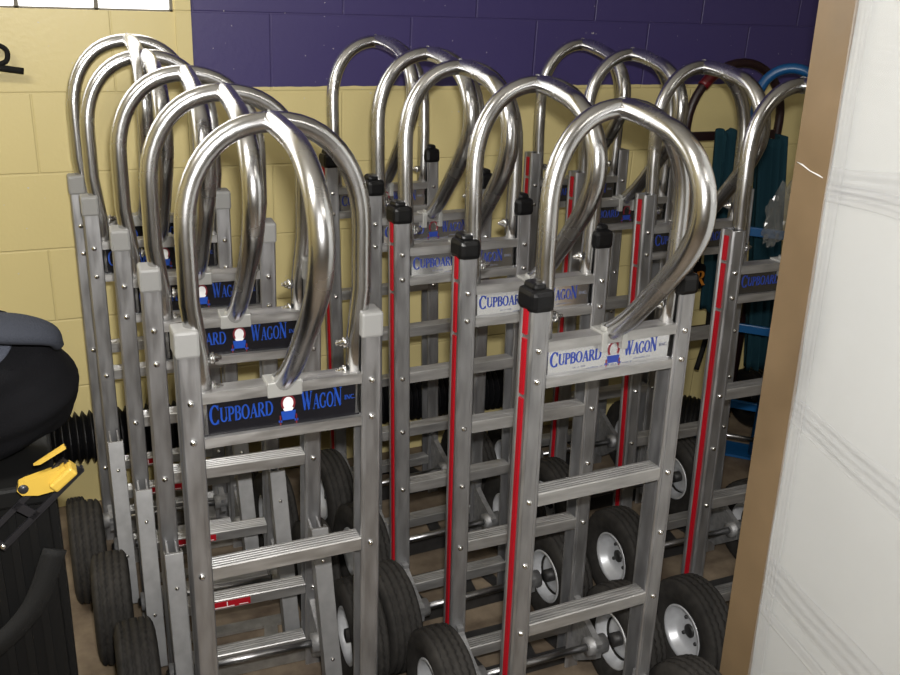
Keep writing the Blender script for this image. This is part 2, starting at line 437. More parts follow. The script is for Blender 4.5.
    m.box(-i, i, yf + .011, .010, bar + .01, loop - .01)
    m.build('name_bar', M['rung'], t, xf=xf)
    yl = yf + .0105
    m = MB(); m.box(-i + .001, i - .001, yl - .001, yl + .001, bar + .017, loop - .022)
    lab = m.build('name_plate', M[{'grey': 'label_black', 'red': 'label_white', 'open': 'label_dark_reflection'}[kind]], t, xf=xf)
    tag(lab, {'grey': 'black name plate with blue lettering', 'red': 'shiny white name plate with blue lettering', 'open': 'shiny name plate with blue lettering, dark reflection painted into its colour'}[kind])
    lh = loop - .022 - bar - .017; zb = bar + .017; y0, y1 = yl - .0018, yl - .0008
    hh = lh * .42; ink = M['ink_blue2' if grey else 'ink_blue']
    m = MB(); text(m, 'CUPBOARD', -.121, -.018, zb + lh * .36, hh, y0, y1); m.build('lettering', ink, lab, xf=xf)
    m = MB(); text(m, 'WAGON', .030, .100, zb + lh * .36, hh * 1.08, y0, y1, big=(0, 4), bigh=1.22, drop=.0); m.build('lettering', ink, lab, xf=xf)
    m = MB(); text(m, 'INC.', .104, .123, zb + lh * .52, hh * .30, y0, y1, big=()); m.build('lettering', M['ink_grey'] if not grey else ink, lab, xf=xf)
    # emblem: little loop-handled truck
    cx = .007; e = MB(); zc = zb + lh * .60
    ys, ye = yl - .0019, yl - .0009
    if grey:
        e.box(cx - .019, cx + .017, ye, ye + .0002, zb + lh * .04, zb + lh * .98, 1)
        pts = [(cx + .010 * math.cos(a), zc + .014 * math.sin(a)) for a in [2 * PI * k / 24 for k in range(24)]]
        e.prism(pts, ys, ye, 'y', 2)
    pts = [(cx + .0105 * math.cos(a), zc + .003 + .0135 * math.sin(a)) for a in [R(-40) + R(260) * k / 20 for k in range(21)]]
    ribbon(e, pts, [.0034] * 21, lambda p: (p[0], p[1]), ys - .0003, ye, 1)
    e.prism([(cx - .010, zb + lh * .16), (cx + .010, zb + lh * .16), (cx + .0125, zb + lh * .42), (cx - .0125, zb + lh * .42)], ys - .0006, ye, 'y', 0)
    for sx in (-1, 1):
        e.box(cx + sx * .0135 - .001, cx + sx * .0135 + .001, ys, ye, zb + lh * .02, zb + lh * .30, 1)
        e.box(cx + sx * .0135 - .003, cx + sx * .0135 + .003, ys, ye, zb + lh * .10, zb + lh * .16, 0)
    e.build('emblem', [M['ink_blue2' if grey else 'ink_blue'], M['ink_red'], M['ink_white']], lab, xf=xf)
    if kind == 'red':
        # faint line of tiny print: illegible marks
        e = MB(); rnd = random.Random(3); x = -.075
        while x < .085:
            w_ = rnd.uniform(.0012, .0030)
            if True:
                zz = zb + lh * (.16 if abs(x) > .05 else .06)
                e.box(x, x + w_, y0 + .0004, y1, zz, zz + rnd.uniform(.0014, .003))
            x += w_ + rnd.choice((.001, .001, .0035))
        e.build('fine_print', M['ink_grey'], lab, xf=xf)
    # bracket that takes the foot of the loop
    m = MB()
    if grey:
        m.box(-.029, .029, yf - .003, .016, loop - .026, loop + .001, b=.002)
    else:
        for sx in (-1, 1): m.box(sx * .021 - .0055, sx * .021 + .0055, yf - .003, .014, loop - .036, loop - .003, b=.0015)
        m.box(-.0265, .0265, yf - .002, .016, loop - .006, loop, b=.0015)
    m.lathe([(0, rr + .004), (.005, rr + .004), (.007, rr + .001)], 18, 'z', (0, -.010, loop))
    m.build('loop_bracket', M['bracket'], t, xf=xf)
    # rungs
    rz = [r1, r2] + ([.055] if grey else [.100])
    for n_, z in enumerate(rz):
        m = MB()
        prof = [(yf, z), (yf, z + .023), (yf + .002, z + .025)]
        for g in range(4):
            y = yf + .006 + g * .007
            prof += [(y, z + .025), (y + .0008, z + .0235), (y + .0018, z + .0235), (y + .0026, z + .025)]
        prof += [(.013, z + .025), (.013, z)]
        m.prism(prof, -i, i, 'x'); ru = m.build('rung', M['rung'], t, xf=xf)
        if grey and n_ == 1:
            m = MB(); a = -.085
            m.box(a, a + .095, yf - .0008, yf, z + .003, z + .020, 0)
            m.box(a + .004, a + .060, yf - .0012, yf - .0006, z + .0045, z + .0065, 1)
            m.box(a + .044, a + .046, yf - .0012, yf - .0006, z + .008, z + .018, 1)
            m.box(a + .070, a + .090, yf - .0012, yf - .0006, z + .0055, z + .0068, 1)
            lb = m.build('warning_label', [M['red'], M['ink_white']], ru, xf=xf); tag(lb, 'small red warning label')
    # axle and its side castings
    ay, az, wx = -.100, .127, (.234 if grey else .222)
    MB().tube([(-.180, ay, az), (.180, ay, az)], .0085, 12).build('axle', M['steel'], t)
    for s in (-1, 1):
        m = MB(); x = s * (W + .0)
        c1, c2 = sorted((x - s * .009, x + s * .005))
        m.prism([(.012, .035), (-.045, .040), (ay - .02, az - .022), (ay - .020, az + .016), (-.060, .165), (yf, .185), (yf, .195), (.012, .195)], c1, c2, 'x')
        m.lathe([(-.024, .0086), (-.024, .021), (.024, .021), (.024, .0086)], 18, 'x', (x, ay, az))
        m.build('axle_bracket', M['cast'], t)
    # wheels
    for s in (-1, 1):
        if BOLT.get('tire') is None:
            wo = MB().lathe(TP, 96, 'x', jit=TJ, closed=True).build('tire', M['tire'], t); BOLT['tire'] = wo.data
            prof = [(.024, .067), (.031, .066), (.032, .061), (.026, .057), (.010, .050), (.004, .043), (.002, .020), (.006, .017), (.006, .012)]
            rim = MB().lathe(prof + [(x - .012, r) for x, r in prof[::-1]], 40, 'x', closed=True)
            rim.lathe([(-.024, .067), (-.031, .066), (-.032, .061), (-.024, .056), (-.010, .050)], 40, 'x')
            for k in range(4):
                a = PI / 4 + k * PI / 2
                rim.lathe([(.002, .0001), (.007, .0001), (.007, .004), (.002, .005)], 8, 'x', (0, .031 * math.cos(a), .031 * math.sin(a)), 1)
            ro = rim.build('rim', [M['rim'], M['plate_dark']], wo); BOLT['rim'] = ro.data
            hb = MB().lathe([(-.030, .0001), (-.030, .016), (.010, .016), (.012, .013), (.012, .0001)], 18, 'x').build('hub', M['plate_dark'], wo); BOLT['hub'] = hb.data
        else:
            wo = bpy.data.objects.new('tire', BOLT['tire']); COL.objects.link(wo); wo.parent = t
            for k in ('rim', 'hub'):
                c = bpy.data.objects.new(k, BOLT[k]); COL.objects.link(c); c.parent = wo
        wo.location = (s * wx, ay, az); wo.rotation_euler = (0, 0, 0 if s > 0 else PI)
    # toe plate, cut out in the middle
    m = MB(); a, b_, y1_ = .172, .150, .165
    z0, z1 = .002, .010
    P = [[(-a, -.005), (a, -.005), (a, .028), (-a, .028)], [(-b_ + .004, y1_ - .032), (b_ - .004, y1_ - .032), (b_ - .012, y1_), (-b_ + .012, y1_)],
         [(-a, .028), (-a + .026, .028), (-b_ + .028, y1_ - .032), (-b_ + .0, y1_ - .032)], [(a - .026, .028), (a, .028), (b_, y1_ - .032), (b_ - .028, y1_ - .032)],
         [(-.082, .028), (-.048, .028), (-.066, y1_ - .032), (-.098, y1_ - .032)], [(.048, .028), (.082, .028), (.098, y1_ - .032), (.066, y1_ - .032)]]
    for k, p in enumerate(P): m.prism(p, z0, z1, 'z')
    m.box(-a, a, -.006, .002, z0, .045)
    m.build('toe_plate', M['plate_alu' if grey else 'plate_dark'], t)
    if grey:
        # stair climbers sloping down to the floor on the operator side
        for s in (-1, 1):
            p0, p1 = Vector((s * .148, -.084, .412)), Vector((s * .150, -.225, .040))
            dz = (p1 - p0).normalized(); L = (p1 - p0).length; X = Vector((1, 0, 0)); Y = X.cross(dz).normalized()
            if Y.y > 0: Y = -Y
            mt = Matrix((X, Y, dz)).transposed().to_4x4(); mt.translation = p0
            m = MB()
            m.box(-.018, .018, -.003, .010, 0, L, b=.0015, mat=mt)
            m.box(-.018, -.015, -.024, .0, 0, L, mat=mt); m.box(.015, .018, -.024, .0, 0, L, mat=mt)
            sc = m.build('stair_climber', M['climber'], t)
            m = MB(); m.box(-.012, .012, -.034, -.020, .06, L - .01, 0, mat=mt)
            k = .09
            while k < L - .06:
                m.box(-.0135, .0135, -.037, -.033, k, k + .036, 1, mat=mt); k += .05
            m.build('climber_belt', [M['black_rubber'], M['label_white']], sc)
            for q in (.07, .28):
                MB().sphere(tuple(mt @ Vector((0, .0105, q))), .0045, u=8, v=6).build('rivet', M['chrome'], sc)
            # pivot bracket from the rail to the head of the climber
            m = MB(); m.prism([(yf + .01, .405), (yf + .01, .350), (-.075, .345), (-.085, .37), (-.075, .392)], s * .148 - .011, s * .148 - .007, 'x')
            m.prism([(yf + .01, .405), (yf + .01, .350), (-.075, .345), (-.085, .37), (-.075, .392)], s * .148 + .007, s * .148 + .011, 'x')
            m.build('climber_bracket', M['cast'], t)
    t['_tilt'] = tilt
    return t
BOLT = {}

def copy_tree(o, parent=None):
    c = o.copy(); COL.objects.link(c)
    if parent is not None: c.parent = parent
    for ch in [k for k in KIDS.get(o.name, [])]: copy_tree(ch, c)
    return c

DA = [.986, 1.296, .886, .786, .537, .205]
DB = [1.044, 1.328, .959, .872, .646, .372]
G = {'A': 'hand trucks nested in the left row', 'B': 'hand trucks nested in the middle row', 'C': 'hand trucks nested in the right row'}
# name: x, y, yaw, tilt, z scale, label
TR = {
 'A1': (.3459, 1.3526, -.0018, .0332, 1, 'silver hand truck at the front of the left row, its black name plate fully readable'),
 'A2': (.3357, 1.7137, -.0400, -.0150, 1, 'silver hand truck second from the front in the left row, with black name plate'),
 'A3': (.312, 1.9720, -.0500, -.0085, 1, 'silver hand truck third of five in the left row, black plate partly hidden'),
 'A4': (.275, 2.222, -.020, .040, 1.0, 'silver hand truck second from the wall in the left row'),
 'A5': (.258, 2.368, -.020, .050, 1.015, 'silver hand truck at the back of the left row, nearest the yellow wall'),
 'B1': (.8918, 1.2115, .0219, .0494, 1, 'red-striped hand truck at the front of the middle row, white name plate fully readable'),
 'B2': (.8980, 1.4840, -.0077, .0666, 1, 'red-striped hand truck second in the middle row, directly behind the front one'),
 'B3': (.8685, 1.7390, .0222, .0836, 1, 'red-striped hand truck with black rubber caps, third from the front in the middle row'),
 'B4': (.894, 2.0068, .040, .0599, 1, 'silver hand truck fourth from the front in the middle row'),
 'B5': (.8919, 2.2961, .0655, .097, 1, 'silver hand truck at the back of the middle row, handle against the violet wall'),
 'C1': (1.5098, 1.4425, -.0165, .0676, 1, 'red-striped hand truck at the front of the right row, partly behind the brown card edge'),
 'C2': (1.5157, 1.7508, -.006, .0879, 1, 'red-striped hand truck second in the right row, in front of the dark maroon truck'),
 'C3': (1.4741, 2.0360, .002, .0535, 1, 'hand truck third in the right row, seen between the middle row handles'),
 'C4': (1.4800, 2.2910, .0065, .054, 1, 'hand truck at the back of the right row, small handle against the violet wall'),
}
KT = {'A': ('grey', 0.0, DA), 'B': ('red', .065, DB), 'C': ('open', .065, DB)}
FRAME_STILL = ('tire', 'axle', 'axle_bracket', 'toe_plate', 'stair_climber', 'climber_bracket')
for row in 'ABC':
    proto = make_truck(*KT[row])
    bpy.context.view_layer.update()
    KIDS = {}
    for o in COL.objects:
        if o.parent is not None: KIDS.setdefault(o.parent.name, []).append(o)
    names = [n for n in TR if n[0] == row]
    roots = [proto] + [copy_tree(proto) for _ in names[1:]]
    bpy.context.view_layer.update()
    kids2 = {}
    for o in COL.objects:
        if o.parent is not None: kids2.setdefault(o.parent.name, []).append(o)
    for n, o in zip(names, roots):
        x, y, yaw, tl, sc, lab = TR[n]
        o.location = (x, y, 0); o.rotation_euler = (0, 0, yaw)
        tag(o, lab, 'hand truck', G[row])
        dt = tl - KT[row][1]
        rot = Matrix.Rotation(-dt, 4, 'X')
        for c in kids2[o.name]:
            if c.name.split('.')[0] in FRAME_STILL: continue
            c.matrix_basis = rot @ Matrix.Diagonal((1, 1, sc, 1)) @ c.matrix_basis
    for o in roots:
        if '_tilt' in o: del o['_tilt']
    if row == 'A':
        # the front and the last truck of this row have no stair climbers; the last one rolls on small wheels
        for q in (0, 4):
            for c in kids2[roots[q].name]:
                if c.name.startswith(('stair_climber', 'climber_bracket')):
                    for g in kids2.get(c.name, []): bpy.data.objects.remove(g)
                    bpy.data.objects.remove(c)
        for c in list(roots[4].children):
            k = c.name.split('.')[0]
            if k == 'tire': c.location = (c.location.x, -.040, .077); c.scale = (.6, .6, .6)
            if k == 'axle': c.location = (0, .060, -.050)
            if k == 'axle_bracket': c.location = (0, .060, -.050); c.scale = (1, 1, 1)

# ------------------------------------------------------------------ right: dark and blue trucks, blankets
def loop_truck(name, mat, x, y, yaw, half, apex, bars, r=.013, legs_to=.12):
    t = empty(name, (x, y, 0), yaw)
    m = MB(); za = apex - half
    path = [(-half, 0, .03), (-half, 0, za)] + [(-half * math.cos(a), 0, za + half * math.sin(a)) for a in [PI * k / 20 for k in range(1, 20)]] + [(half, 0, za), (half, 0, .03)]
    m.tube(path, r, 14); m.build('frame_tube', mat, t)
    for z in bars:
        MB().box(-half, half, -.006, .006, z - .014, z + .014, b=.002).build('crossbar', mat, t)
    MB().tube([(-half - .05, -.06, .11), (half + .05, -.06, .11)], .008, 10).build('axle', M['steel'], t)
    for s in (-1, 1):
        wo = MB().lathe([(a, b_ * .86) for a, b_ in TP], 48, 'x', closed=True).build('tire', M['black_rubber'], t)
        wo.location = (s * (half + .055), -.06, .1095)
        MB().lathe([(-.02, .052), (-.006, .045), (-.002, .018), (-.012, .014), (-.012, .0001)], 24, 'x').build('rim', M['dark_metal'], wo)
    MB().box(-half - .02, half + .02, 0, .10, .003, .012).build('toe_plate', mat, t)
    return t
t = loop_truck('hand_truck', M['maroon'], 2.085, 2.40, .0, .185, 1.275, (1.05, .70, .38), .014)
tag(t, 'dark maroon hand truck with a red grip, behind the right row against the wall', 'hand truck')
m = MB(); m.tube([(-.185 * math.cos(a), 0, 1.09 + .185 * math.sin(a)) for a in [R(38 + 3 * k) for k in range(9)]], .018, 14)
tag(m.build('grip', M['redgrip'], t), 'glossy dark red grip')
t = loop_truck('hand_truck', M['blue_paint'], 2.075, 2.17, R(-42), .088, 1.285, (.79, .47, .2), .015)
tag(t, 'bright blue hand truck at the far right, just left of the brown card edge', 'hand truck')

def drape(name, x0, x1, y, z0, z1, folds, mat, amp=.016, lean=0., label='', seed=1, thick=.010):
    rnd = random.Random(seed); nx, nz = 60, 26
    ph = rnd.uniform(0, 6)
    vs = []
    def P(u, v, side):
        x = x0 + (x1 - x0) * u + lean * (1 - v)
        f = math.sin(u * folds * 2 * PI + ph + .6 * math.sin(v * 3)) * amp + math.sin(u * folds * 4.7 * PI + 1) * amp * .3
        return (x + .3 * amp * math.cos(u * folds * 2 * PI), y + f + side * thick, z0 + (z1 - z0) * v + .008 * math.sin(u * 9))
    for side in (0, 1):
        for i in range(nx + 1):
            for j in range(nz + 1): vs.append(P(i / nx, j / nz, side))
    n = (nx + 1) * (nz + 1); fs = []
    idx = lambda s_, i, j: s_ * n + i * (nz + 1) + j
    for i in range(nx):
        for j in range(nz):
            fs.append((idx(0, i, j), idx(0, i + 1, j), idx(0, i + 1, j + 1), idx(0, i, j + 1)))
            fs.append((idx(1, i, j), idx(1, i, j + 1), idx(1, i + 1, j + 1), idx(1, i + 1, j)))
    for i in range(nx):
        for j in (0, nz): fs.append((idx(0, i, j), idx(1, i, j), idx(1, i + 1, j), idx(0, i + 1, j)))
    for j in range(nz):
        for i in (0, nx): fs.append((idx(0, i, j), idx(0, i, j + 1), idx(1, i, j + 1), idx(1, i, j)))
    m = MB(); m.add(vs, fs, 0, True)
    o = m.build(name, mat); return o
o = drape('moving_blanket', 1.985, 2.045, 2.345, .47, 1.075, 1.5, M['teal'], .012, .05, seed=3)
tag(o, 'narrow dark teal moving blanket hanging from the dark maroon truck crossbar', 'blanket')
o = drape('moving_blanket', 2.11, 2.225, 2.31, .24, 1.055, 3, M['teal'], .016, .12, seed=5)
tag(o, 'wide dark teal moving blanket hanging in folds behind the bright blue truck', 'blanket')
# black strap curving down between the rows
m = MB(); m.tube(spline([(2.055, 2.377, .70), (2.07, 2.376, .60), (2.085, 2.374, .48), (2.09, 2.373, .36), (2.07, 2.372, .24)], 6), .009, 10)
tag(m.build('strap', M['strap']), 'black strap hanging in a curve between the teal blankets', 'strap')
# black bag with orange print
t = empty('bag', (1.895, 2.27, .59))
m = MB(); m.box(-.075, .045, -.025, .025, 0, .085, b=.014); m.build('pouch', M['black_cloth'], t)
m = MB(); text(m, 'PR', -.032, .040, .018, .048, -.0262, -.0245, big=()); m.build('lettering', M['orange'], t)
m = MB(); m.tube(spline([(-.05, 0, .08), (-.04, 0, .20), (-.01, 0, .30), (.02, 0, .20), (.03, 0, .08)], 5), .004, 8); m.build('cord', M['strap'], t)
tag(t, 'small black bag with orange letters, hanging behind the right row', 'bag')
# chrome clamp and crinkled clear bag on the front right truck
t = empty('clamp', (1.530, 1.46, .93))
m = MB(); m.box(-.028, .030, -.030, .034, .052, .060, b=.002); m.box(.016, .030, -.034, -.026, .018, .056, b=.002); m.box(-.004, .008, -.040, -.026, .030, .064, b=.002); m.build('jaw', M['chrome'], t)
m = MB(); m.tube([(.022, -.046, .036), (.022, .0, .036)], .005, 10); m.tube([(-.03, 0, .064), (-.065, -.01, .075)], .004, 8); m.build('screw', M['chrome'], t)
tag(t, 'small chrome clamp gripping the name bar beside the brown card edge', 'clamp')
bm = bmesh.new(); bmesh.ops.create_icosphere(bm, subdivisions=4, radius=1)
rnd = random.Random(11)
for v in bm.verts:
    k = 1 + .16 * math.sin(9 * v.co.x + 5 * v.co.z) + .12 * math.sin(14 * v.co.z + 7 * v.co.y) + rnd.uniform(-.05, .05)
    v.co = Vector((v.co.x * .032 * k, v.co.y * .022 * k, v.co.z * .068 * k + .04 * v.co.x * .3))
me = bpy.data.meshes.new('plastic_bag'); bm.to_mesh(me); bm.free(); me.materials.append(M['clear'])
o = bpy.data.objects.new('plastic_bag', me); COL.objects.link(o); o.location = (1.535, 1.57, 1.035); o.rotation_euler = (0, R(8), 0)
tag(o, 'crinkled clear plastic bag beside the brown card edge, above the chrome clamp', 'bag')

# ------------------------------------------------------------------ bellows hose along the foot of the wall
m = MB(); prof = []; x = -.30
while x < 1.46:
    prof += [(x, .058), (x + .0062, .074), (x + .0085, .074)]; x += .0190
prof += [(x, .058)]
prof = [(-.30, .0001)] + prof + [(x, .0001)]
nv = len(m.v); m.lathe(prof, 26, 'x', (0, 2.495, 0))
for k in range(len(m.v)):
    v = m.v[k]; m.v[k] = (v[0], v[1], v[2] + .252 - .022 * (v[0] - .1))
m.sm = [False] * len(m.f)
tag(m.build('corrugated_hose', M['hose']), 'black corrugated hose running along the yellow wall behind the hand trucks', 'hose')

# ------------------------------------------------------------------ wrapped panel on the right
px, yb = 1.200, 1.140
t = empty('wrapped_panel', (px, yb, 0))
t.rotation_euler.x = -R(3.1)
MB().box(.002, .110, -.95, -.002, .01, 2.05, b=.004).build('board', M['foam'], t)
m = MB()
pts = []
nz = 60
for i in range(nz + 1):
    z = 2.056 * i / nz; w = .0755 + .0014 * math.sin(z * 9) + .001 * math.sin(z * 31)
    pts.append((z, w))
vs = []; fs = []
for z, w in pts:
    y_in = -w; vs += [(-.004, y_in, z + .004), (-.004, .003, z + .004), (.114, .003, z + .004), (.114, y_in, z + .004), (.111, y_in, z + .004), (.111, .0, z + .004), (-.001, .0, z + .004), (-.001, y_in, z + .004)]
for i in range(nz):
    for k in range(8): fs.append((i * 8 + k, i * 8 + (k + 1) % 8, (i + 1) * 8 + (k + 1) % 8, (i + 1) * 8 + k))
fs += [tuple(range(8))[::-1], tuple(range(nz * 8, nz * 8 + 8))]
m.add(vs, fs)
ep = m.build('edge_protector', M['kraft'], t); tag(ep, 'brown card edge strip')
m = MB(); P = [(-.0046, -.002, 1.246), (-.0050, -.016, 1.243), (-.0048, -.034, 1.236), (-.0050, -.054, 1.232), (-.0046, -.064, 1.229)]
m.tube(P, [.0006, .0014, .0010, .0014, .0005], 6); m.build('tape_tear', M['ink_white'], ep)
# stretch film: overlapping slanted bands
def band(y0, y1, za, zb_, zc, zd, off, seed):
    rnd = random.Random(seed); m = MB(); n = 50; k = 20; vs = []; fs = []
    for i in range(n + 1):
        u = i / n; y = y0 + (y1 - y0) * u
        for j in range(k + 1):
            v = j / k
            lo = za + (zb_ - za) * u; hi = zc + (zd - zc) * u
            vs.append((-off - .0006 * math.sin(u * 25 + v * 9 + seed) - (.0011 if seed and seed < 9 else .0002) * math.sin(v * 21 + 2 * math.sin(u * 5) + seed), y, lo + (hi - lo) * v + .002 * math.sin(u * 23 + seed)))
    for i in range(n):
        for j in range(k): a = i * (k + 1) + j; fs.append((a, a + 1, a + k + 2, a + k + 1))
    m.add(vs, fs, 0, True); return m.build('film_wrap', M['film'], t)
band(-.079, -.95, .05, .0, 2.0, 2.0, .0022, 0)
for k, (a, a2, b_, b2) in enumerate([(.795, .575, .845, .665), (.455, .235, .525, .335), (1.205, 1.25, 1.250, 1.33), (.40, .16, .43, .21), (1.195, 1.18, 1.225, 1.24)]):
    band(-.079, -.95, a, a2, b_, b2, .0045 + .0012 * k, k + 1)
band(-.079, -.112, .05, .05, 2.0, 2.0, .0100, 9)
tag(t, 'tall white board wrapped in stretch film with a brown card edge, at the right', 'wrapped board')

# ------------------------------------------------------------------ left: ribbed bins, clamp, jacket
def ribbed_bin(name, x0, x1, y0, y1, z0, z1, label):
    t = empty(name, ((x0 + x1) / 2, (y0 + y1) / 2, z0)); a, b_ = (x1 - x0) / 2, (y1 - y0) / 2; h = z1 - z0
    m = MB(); m.box(-a + .008, a - .008, -b_ + .008, b_ - .008, 0, h - .02, b=.008)
    y = -b_ + .02
    while y < b_ - .02: m.box(-a, a, y, y + .010, .01, h - .03); y += .024
    x = -a + .02
    while x < a - .02: m.box(x, x + .010, -b_, b_, .01, h - .03); x += .024
    m.build('bin_body', M['black_plastic'], t)
    MB().box(-a - .004, a + .002, -b_ - .004, b_ + .004, h - .03, h, b=.005).build('bin_lid', M['black_plastic'], t)
    tag(t, label, 'bin'); return t
ribbed_bin('storage_bin', -.50, -.014, 1.165, 1.56, .0, .46, 'black ribbed bin on the floor at the left, bottom of the stack')
ribbed_bin('storage_bin', -.50, -.012, 1.170, 1.55, .46, .878, 'black ribbed bin on top of the stack at the left, under the slotted bracket')
m = MB()
def belt(path, w, th, m):
    P = spline(path, 8); n = len(P); vs = []; fs = []
    for i, p in enumerate(P):
        t_ = (P[min(i + 1, n - 1)] - P[max(i - 1, 0)]).normalized(); nn = Vector((0, -1, 0)); w_ = t_.cross(nn).normalized() * w / 2
        for a, b_ in ((1, 0), (-1, 0), (-1, 1), (1, 1)): vs.append(p + w_ * a + nn * th * b_)
    for i in range(n - 1):
        for k in range(4): fs.append((i * 4 + k, i * 4 + (k + 1) % 4, i * 4 + 4 + (k + 1) % 4, i * 4 + 4 + k))
    fs += [(0, 1, 2, 3), (n * 4 - 4, n * 4 - 1, n * 4 - 2, n * 4 - 3)]
    m.add(vs, fs, 0, True)
belt([(-.22, 1.1635, .60), (-.13, 1.1635, .63), (-.06, 1.1635, .69), (-.020, 1.1635, .78)], .03, .004, m)
tag(m.build('strap', M['strap']), 'black webbing strap curving across the front of the ribbed bins at the left', 'strap')
# slotted dark bracket, leaning on the front of the top bin
t = empty('slotted_bracket', (-.030, 1.1545, .868))
m = MB(); mt = Matrix.Rotation(R(-43), 4, 'Y') @ Matrix.Rotation(R(8), 4, 'X')
for a in ((-.085, .060, .010, .017), (-.085, .060, -.017, -.010), (-.085, -.076, -.017, .017), (-.030, -.018, -.017, .017), (.050, .060, -.017, .017)):
    m.box(a[0], a[1], -.003, 0, a[2], a[3], mat=mt)
m.box(-.085, .060, -.003, .010, -.019, -.016, mat=mt)
m.build('plate', M['dark_metal'], t)
m = MB(); m.sphere(tuple(mt @ Vector((-.080, -.004, -.012))), .004, u=10, v=6); m.build('rivet', M['chrome'], t)
tag(t, 'dark slotted metal bracket on the front of the black bins, below the yellow clamp', 'bracket')
# yellow clamp handle
t = empty('clamp', (-.014, 1.150, .888))
m = MB()
mt = Matrix.Rotation(R(-8), 4, 'Y')
m.prism([(-.040, .006), (-.036, .014), (-.028, .016), (.014, .020), (.020, .024), (.024, .012), (.004, -.008), (-.018, -.008), (-.036, -.002)], -.010, .004, 'y', mat=mt)
m.box(-.004, .032, -.020, .006, -.010, .004, b=.003, mat=Matrix.Translation((.002, 0, .004)) @ Matrix.Rotation(R(-40), 4, 'Y'))
m.build('handle', M['yellow'], t)
m = MB(); m.lathe([(-.013, .0001), (-.013, .005), (-.009, .007), (.006, .007)], 16, 'y', (-.033, 0, .002)); m.build('pivot', M['dark_metal'], t)
m = MB(); m.prism([(-.018, .030), (.020, .052), (.022, .047), (-.010, .030)], -.004, .002, 'y'); m.build('lever', M['yellow'], t)
tag(t, 'yellow plastic clamp with a round pivot, under the black jacket', 'clamp')

# jacket: lumpy folded garment with a grey yoke and collar
def garment(fn, nu, nv):
    vs = []; fs = []
    for i in range(nu):
        for j in range(nv + 1): vs.append(fn(2 * PI * i / nu, PI * j / nv))
    for i in range(nu):
        for j in range(nv): fs.append((i * (nv + 1) + j, i * (nv + 1) + j + 1, ((i + 1) % nu) * (nv + 1) + j + 1, ((i + 1) % nu) * (nv + 1) + j))
    return vs, fs
t = empty('jacket', (-.094, 1.285, .878))
def body(a, b_, k=1.0):
    r = 1 + .035 * math.sin(3 * a + 1) + .03 * math.sin(5 * a + 3 * b_) + .02 * math.sin(9 * b_ + 2 * a) + .010 * math.sin(17 * b_ + 5 * a)
    s_ = math.sin(b_) ** .8; c_ = math.cos(b_)
    x = .112 * r * k * s_ * math.cos(a); y = .105 * r * k * s_ * math.sin(a); z = .098 * r * k * c_
    x += .026 * max(0, math.cos(a)) * s_ * (1 if z < -.02 else max(0, 1 - (z + .02) / .10)) - .006
    return (x, y, max(z, -.098) + .1)
vs, fs = garment(body, 72, 48)
m = MB(); m.add(vs, fs, 0, True); m.build('jacket_body', M['black_cloth'], t)
# yoke patch, offset skin of the body
vs = []; fs = []; nu, nv = 24, 16
for k in (1.0, 1.035):
    for i in range(nu + 1):
        for j in range(nv + 1):
            a = R(-150 + 108 * i / nu); b0 = R(14 + 4 * math.sin(i * .4)); b1 = R(72 - 30 * (i / nu) ** 2)
            vs.append(body(a, b0 + (b1 - b0) * j / nv, k))
n = (nu + 1) * (nv + 1)
for s_ in (0, 1):
    for i in range(nu):
        for j in range(nv): a = s_ * n + i * (nv + 1) + j; fs.append((a, a + 1, a + nv + 2, a + nv + 1))
for i in range(nu):
    for j in (0, nv): a = i * (nv + 1) + j; fs.append((a, a + nv + 1, a + n + nv + 1, a + n))
for j in range(nv):
    for i in (0, nu): a = i * (nv + 1) + j; fs.append((a, a + 1, a + n + 1, a + n))
m = MB(); m.add(vs, fs, 0, True); tag(m.build('yoke', M['grey_cloth'], t), 'grey shoulder yoke')
# turned-over collar: a flattened roll along the top
m = MB(); P = spline([(-.07, -.045, .196), (.0, -.050, .204), (.055, -.050, .199), (.096, -.045, .182), (.108, -.040, .158)], 6)
n0 = len(m.v); m.tube(P, [.007 + .008 * math.sin(PI * (k + 1) / 26) for k in range(25)], 12)
m.v = [(v[0], -.047 + (v[1] + .047) * 2.2, v[2] - abs(v[1] + .047) * .5) for v in m.v]
tag(m.build('collar', M['collar_cloth'], t), 'dark grey turned-over collar')
tag(t, 'black jacket with a grey shoulder yoke bundled on the bins at the left', 'jacket')

# small black strap loop hanging on the wall
m = MB(); m.tube(spline([(-.16, 2.545, 1.232), (-.07, 2.54, 1.240), (-.03, 2.54, 1.238), (.022, 2.545, 1.230)], 6), .008, 10)
m.tube(spline([(-.03, 2.545, 1.245), (-.012, 2.545, 1.255), (-.010, 2.545, 1.278), (-.03, 2.545, 1.290), (-.06, 2.545, 1.285)], 6), .006, 8)
m.tube([(-.10, 2.545, 1.235), (-.10, 2.571, 1.235)], .004, 8)
tag(m.build('strap', M['strap']), 'small black strap loop hooked on the yellow wall below the window', 'strap')

# ------------------------------------------------------------------ the room
D = 2.57
X0, X1, YF, H = -2.4, 3.6, -2.6, 2.75
m = MB()
m.box(X0, X1, D, D + .2, 0, 1.372)
m.box(.385, X1, D, D + .2, 1.372, H)
m.box(X0, .385, D, D + .2, 2.2, H)
m.box(X0, -1.5, D, D + .2, 1.372, 2.2)
tag(m.build('wall_back', M['wall_back']), kind='structure')
